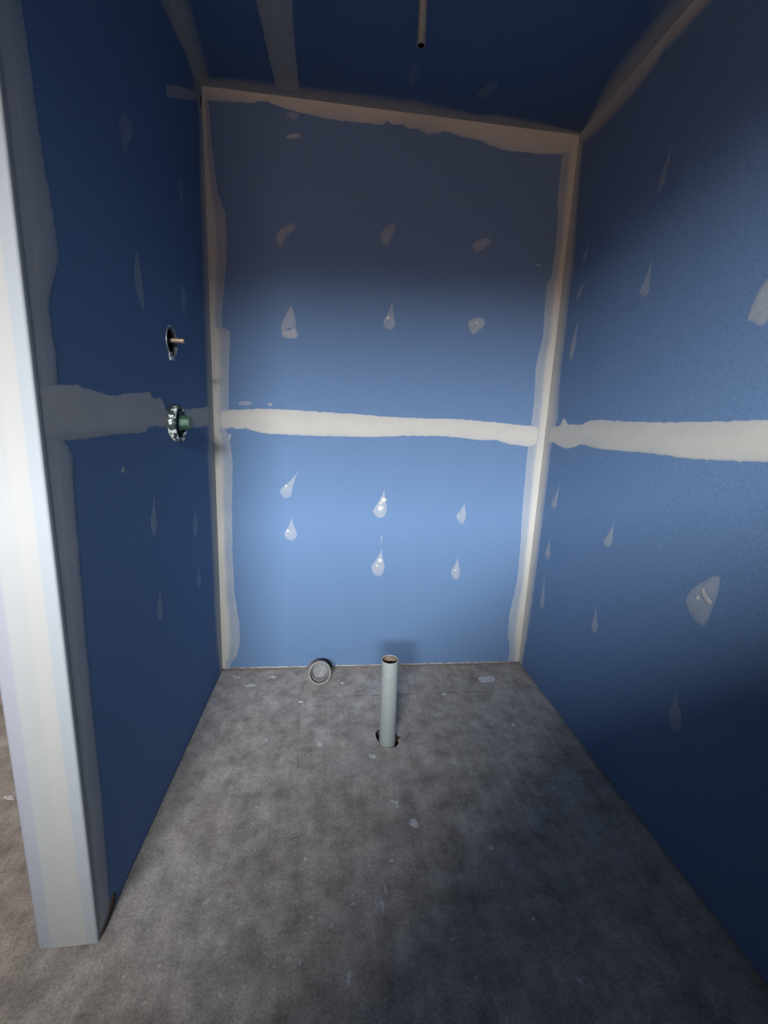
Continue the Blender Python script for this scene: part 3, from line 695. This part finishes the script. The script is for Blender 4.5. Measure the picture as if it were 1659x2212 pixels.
bmesh.ops.recalc_face_normals(bm, faces=list(bm.faces))
sky_blocker = link('sky_blocker_wall', bm, M_BRICK, None)
tag(sky_blocker, 'added brown brick wall outside, blocking the low sky', 'wall', kind='structure')
eave = boxes('added_eave', M_EAVE, None, (XL - .5, W + .5, YF - .90, YF - .12, H - 0.02, H + .12))  # added unseen overhang, limits the high sky through the window
tag(eave, 'added eave over the window outside, cutting off the high sky', 'roof', kind='structure')

# ceiling
ceiling = boxes('ceiling', M_STUD, None, (XL - .1, W + .12, YF - .12, 0.12, H + .012, H + .12))
tag(ceiling, 'blue plasterboard ceiling over the alcove', 'ceiling', kind='structure')
for x0, x1 in ((XL, 0.349), (0.351, W)):
    slab('plasterboard_sheet', 'ceiling', [(x0, YF), (x1, YF), (x1, 0.0), (x0, 0.0)], [], 0.010, M_BOARD, ceiling)

WALLS = {'back': wall_back, 'left': wall_left, 'right': wall_right, 'ceiling': ceiling, 'floor': floor}
for i, (w, ax, ea, eb, prof, lift) in enumerate(STRIPS):
    nm = 'corner_compound' if isinstance(ea, float) and prof != 'bead' else 'corner_bead' if prof == 'bead' else 'joint_compound'
    add_strip(w, ax, ea, eb, prof, lift, WALLS[w], nm, i + 1)
for i, (w, pts, cv) in enumerate(PATCHES):
    add_patch(w, pts, cv, WALLS[w], 'compound_patch', 100 + i, None, 0.00045 if cv < .7 else 0.0012)
for w, u, v, r in DOTS:
    lathe('plaster_dab', [(0.0001, 0.0016), (r * .5, 0.0015), (r * .78, 0.0009), (r * .85, 0.0002)], M_DOT, WALLS[w], surf(w, u, v, 0.0003), NORMAL[w], 14,
          ridge=lambda a, h: 0.10 * math.sin(3 * a + 1))
# rusty gap at the foot of the corner bead
add_patch('left', [(-1.118, 0.006), (-1.085, 0.006), (-1.060, 0.010), (-1.040, 0.030), (-1.052, 0.044), (-1.066, 0.030), (-1.082, 0.020), (-1.105, 0.014)], 1.0, wall_left, 'rust_stain', 300, M_RUST_SHADE, 0.0042)
# torn tape gap in the top corner
add_patch('left', [(-0.0305, 2.338), (-0.022, 2.352), (-0.018, 2.372), (-0.024, 2.385), (-0.031, 2.376), (-0.034, 2.356)], 1.0, wall_left, 'tape_tear', 301, M_DARK, 0.0030)

# ------------------------------------------------------------------ the plumbing
def empty(name, loc):
    o = bpy.data.objects.new(name, None)
    o.empty_display_size = 0.05
    o.location = loc
    col.objects.link(o)
    return o

# white standpipe rising through the hole in the slab
pb, pt, pr = Vector((0.750, -0.523, -0.15)), Vector((0.743, -0.523, 0.3501)), 0.0325
sp = empty('standpipe', (0.750, -0.523, 0.0))
tag(sp, 'white plastic pipe standing upright in the concrete floor', 'pipe')
L = (pt - pb).length
lathe('pipe', [(pr, 0.0), (pr, L - .001), (pr - .001, L), (pr - .0030, L), (pr - .0036, L - .002)], M_PVC, sp, pb, pt - pb, 48)
lathe('pipe_bore', [(pr - .0036, L - .002), (pr - .0036, L - .05), (pr - .008, L - .055), (0.0001, L - .060)], M_BORE, sp, pb, pt - pb, 48)

# grey stub end of a drain at the foot of the back wall
st = empty('drain_stub', (STUB[0], STUB[1], 0.0))
tag(st, 'short grey drain pipe end at the foot of the back wall', 'pipe')
ax = Vector((0.02, -math.cos(math.radians(24)), math.sin(math.radians(24))))
so = Vector(STUB) - ax.normalized() * 0.16
lathe('pipe', [(0.052, 0.0), (0.052, 0.10), (0.055, 0.102), (0.0555, 0.155), (0.0535, 0.160), (0.0455, 0.160), (0.044, 0.157)], M_GREY, st, so, ax, 40,
      ridge=lambda a, h: 0.012 * mnoise.noise(Vector((math.cos(a) * 3, math.sin(a) * 3, h * 20))))
lathe('pipe_bore', [(0.044, 0.157), (0.042, 0.128), (0.036, 0.126), (0.034, 0.105), (0.0001, 0.100)], M_GREYBORE, st, so, ax, 40)

for part in sp.children:
    if part.name.startswith('pipe_bore'):
        part['label'] = 'dirty brown inside of the pipe'

# brass outlet pipe in its round cut-out
so = empty('shower_outlet', (0.0, OUT[0], OUT[1]))
tag(so, 'brass shower pipe end poking from a round hole in the left wall', 'pipe')
lathe('pipe', [(0.0075, -0.06), (0.0075, 0.036), (0.0070, 0.0375), (0.0052, 0.0375), (0.0048, 0.030), (0.0001, 0.029)], M_BRASS, so, (0, OUT[0] + .004, OUT[1] + .004), (1, 0, 0.02), 20,
      ridge=lambda a, h: 0.05 * (int(h * 500) % 2) if h > 0 else 0)
lathe('cut_edge', [(OUT[2] + .004, -.001), (OUT[2] + .003, 0.0022), (OUT[2] - .001, 0.0026), (OUT[2] - .002, -.004), (OUT[2] - .002, -0.012)], M_STEEL, so, (0, OUT[0], OUT[1]), (1, 0, 0), 36,
      ridge=lambda a, h: 0.03 * mnoise.noise(Vector((math.cos(a) * 4, math.sin(a) * 4, h))))
bm = bmesh.new()
box(bm, -.07, -.055, OUT[0] - .06, OUT[0] + .06, OUT[1] - .02, OUT[1] + .02)
box(bm, -.02, .003, OUT[0] - .030, OUT[0] - .010, OUT[1] - .052, OUT[1] - .034)
box(bm, -.001, .006, OUT[0] - .026, OUT[0] + .002, OUT[1] - .060, OUT[1] - .050)
link('bracket', bm, M_STEEL, so)

# mixer body: plaster-splashed ring with a green valve inside
mx = empty('shower_mixer', (0.0, MIX[0], MIX[1]))
tag(mx, 'green shower mixer body with plaster-splashed white ring in left wall', 'valve')
mc = (0, MIX[0], MIX[1])
lathe('mounting_ring', [(0.0555, -.02), (0.0560, 0.003), (0.0590, 0.004), (0.0590, 0.0215), (0.0570, 0.0235), (0.0480, 0.0235), (0.0465, 0.021), (0.0465, -.02)], M_RING, mx, mc, (1, 0, 0), 44,
      ridge=lambda a, h: 0.03 * mnoise.noise(Vector((math.cos(a) * 3, math.sin(a) * 3, h * 40))))
lathe('back_plate', [(0.0465, -.012), (0.032, -.010), (0.030, 0.004), (0.0001, 0.006)], M_GREEN, mx, mc, (1, 0, 0), 36)
lathe('valve_body', [(0.027, 0.0), (0.027, 0.018), (0.0225, 0.021), (0.0215, 0.047), (0.0195, 0.051), (0.012, 0.052), (0.0001, 0.052)], M_GREEN, mx, (0, MIX[0] + .006, MIX[1] + .004), (1, 0, 0), 28,
      ridge=lambda a, h: 0.05 * math.cos(6 * a) if h > .02 else 0)
for k in range(4):
    a = math.radians(45 + 90 * k)
    q = (0.0, MIX[0] + .038 * math.cos(a), MIX[1] + .038 * math.sin(a))
    lathe('fixing_lug', [(0.0085, -.012), (0.0085, 0.010), (0.006, 0.0115), (0.0045, 0.0115), (0.0045, 0.002), (0.0001, 0.001)], M_DARK if k % 2 else M_GREEN, mx, q, (1, 0, 0), 14)

for part in mx.children:
    base = part.name.split('.')[0]
    if base == 'mounting_ring':
        part['label'] = 'dark ring smeared with white plaster'
    elif base == 'valve_body':
        part['label'] = 'green plastic valve body'

# grey pipe hanging from the ceiling
cp = empty('ceiling_pipe', (0.756, -0.452, H))
tag(cp, 'grey pipe end hanging down through the ceiling', 'pipe')
lathe('pipe', [(0.0125, -.012), (0.0125, 0.106), (0.0120, 0.1075), (0.0100, 0.1075), (0.0095, 0.105)], M_DULL, cp, (0.756, -0.452, H), (0, 0, -1), 24)
lathe('pipe_bore', [(0.0095, 0.105), (0.0095, 0.070), (0.0001, 0.066)], M_DARK, cp, (0.756, -0.452, H), (0, 0, -1), 24)
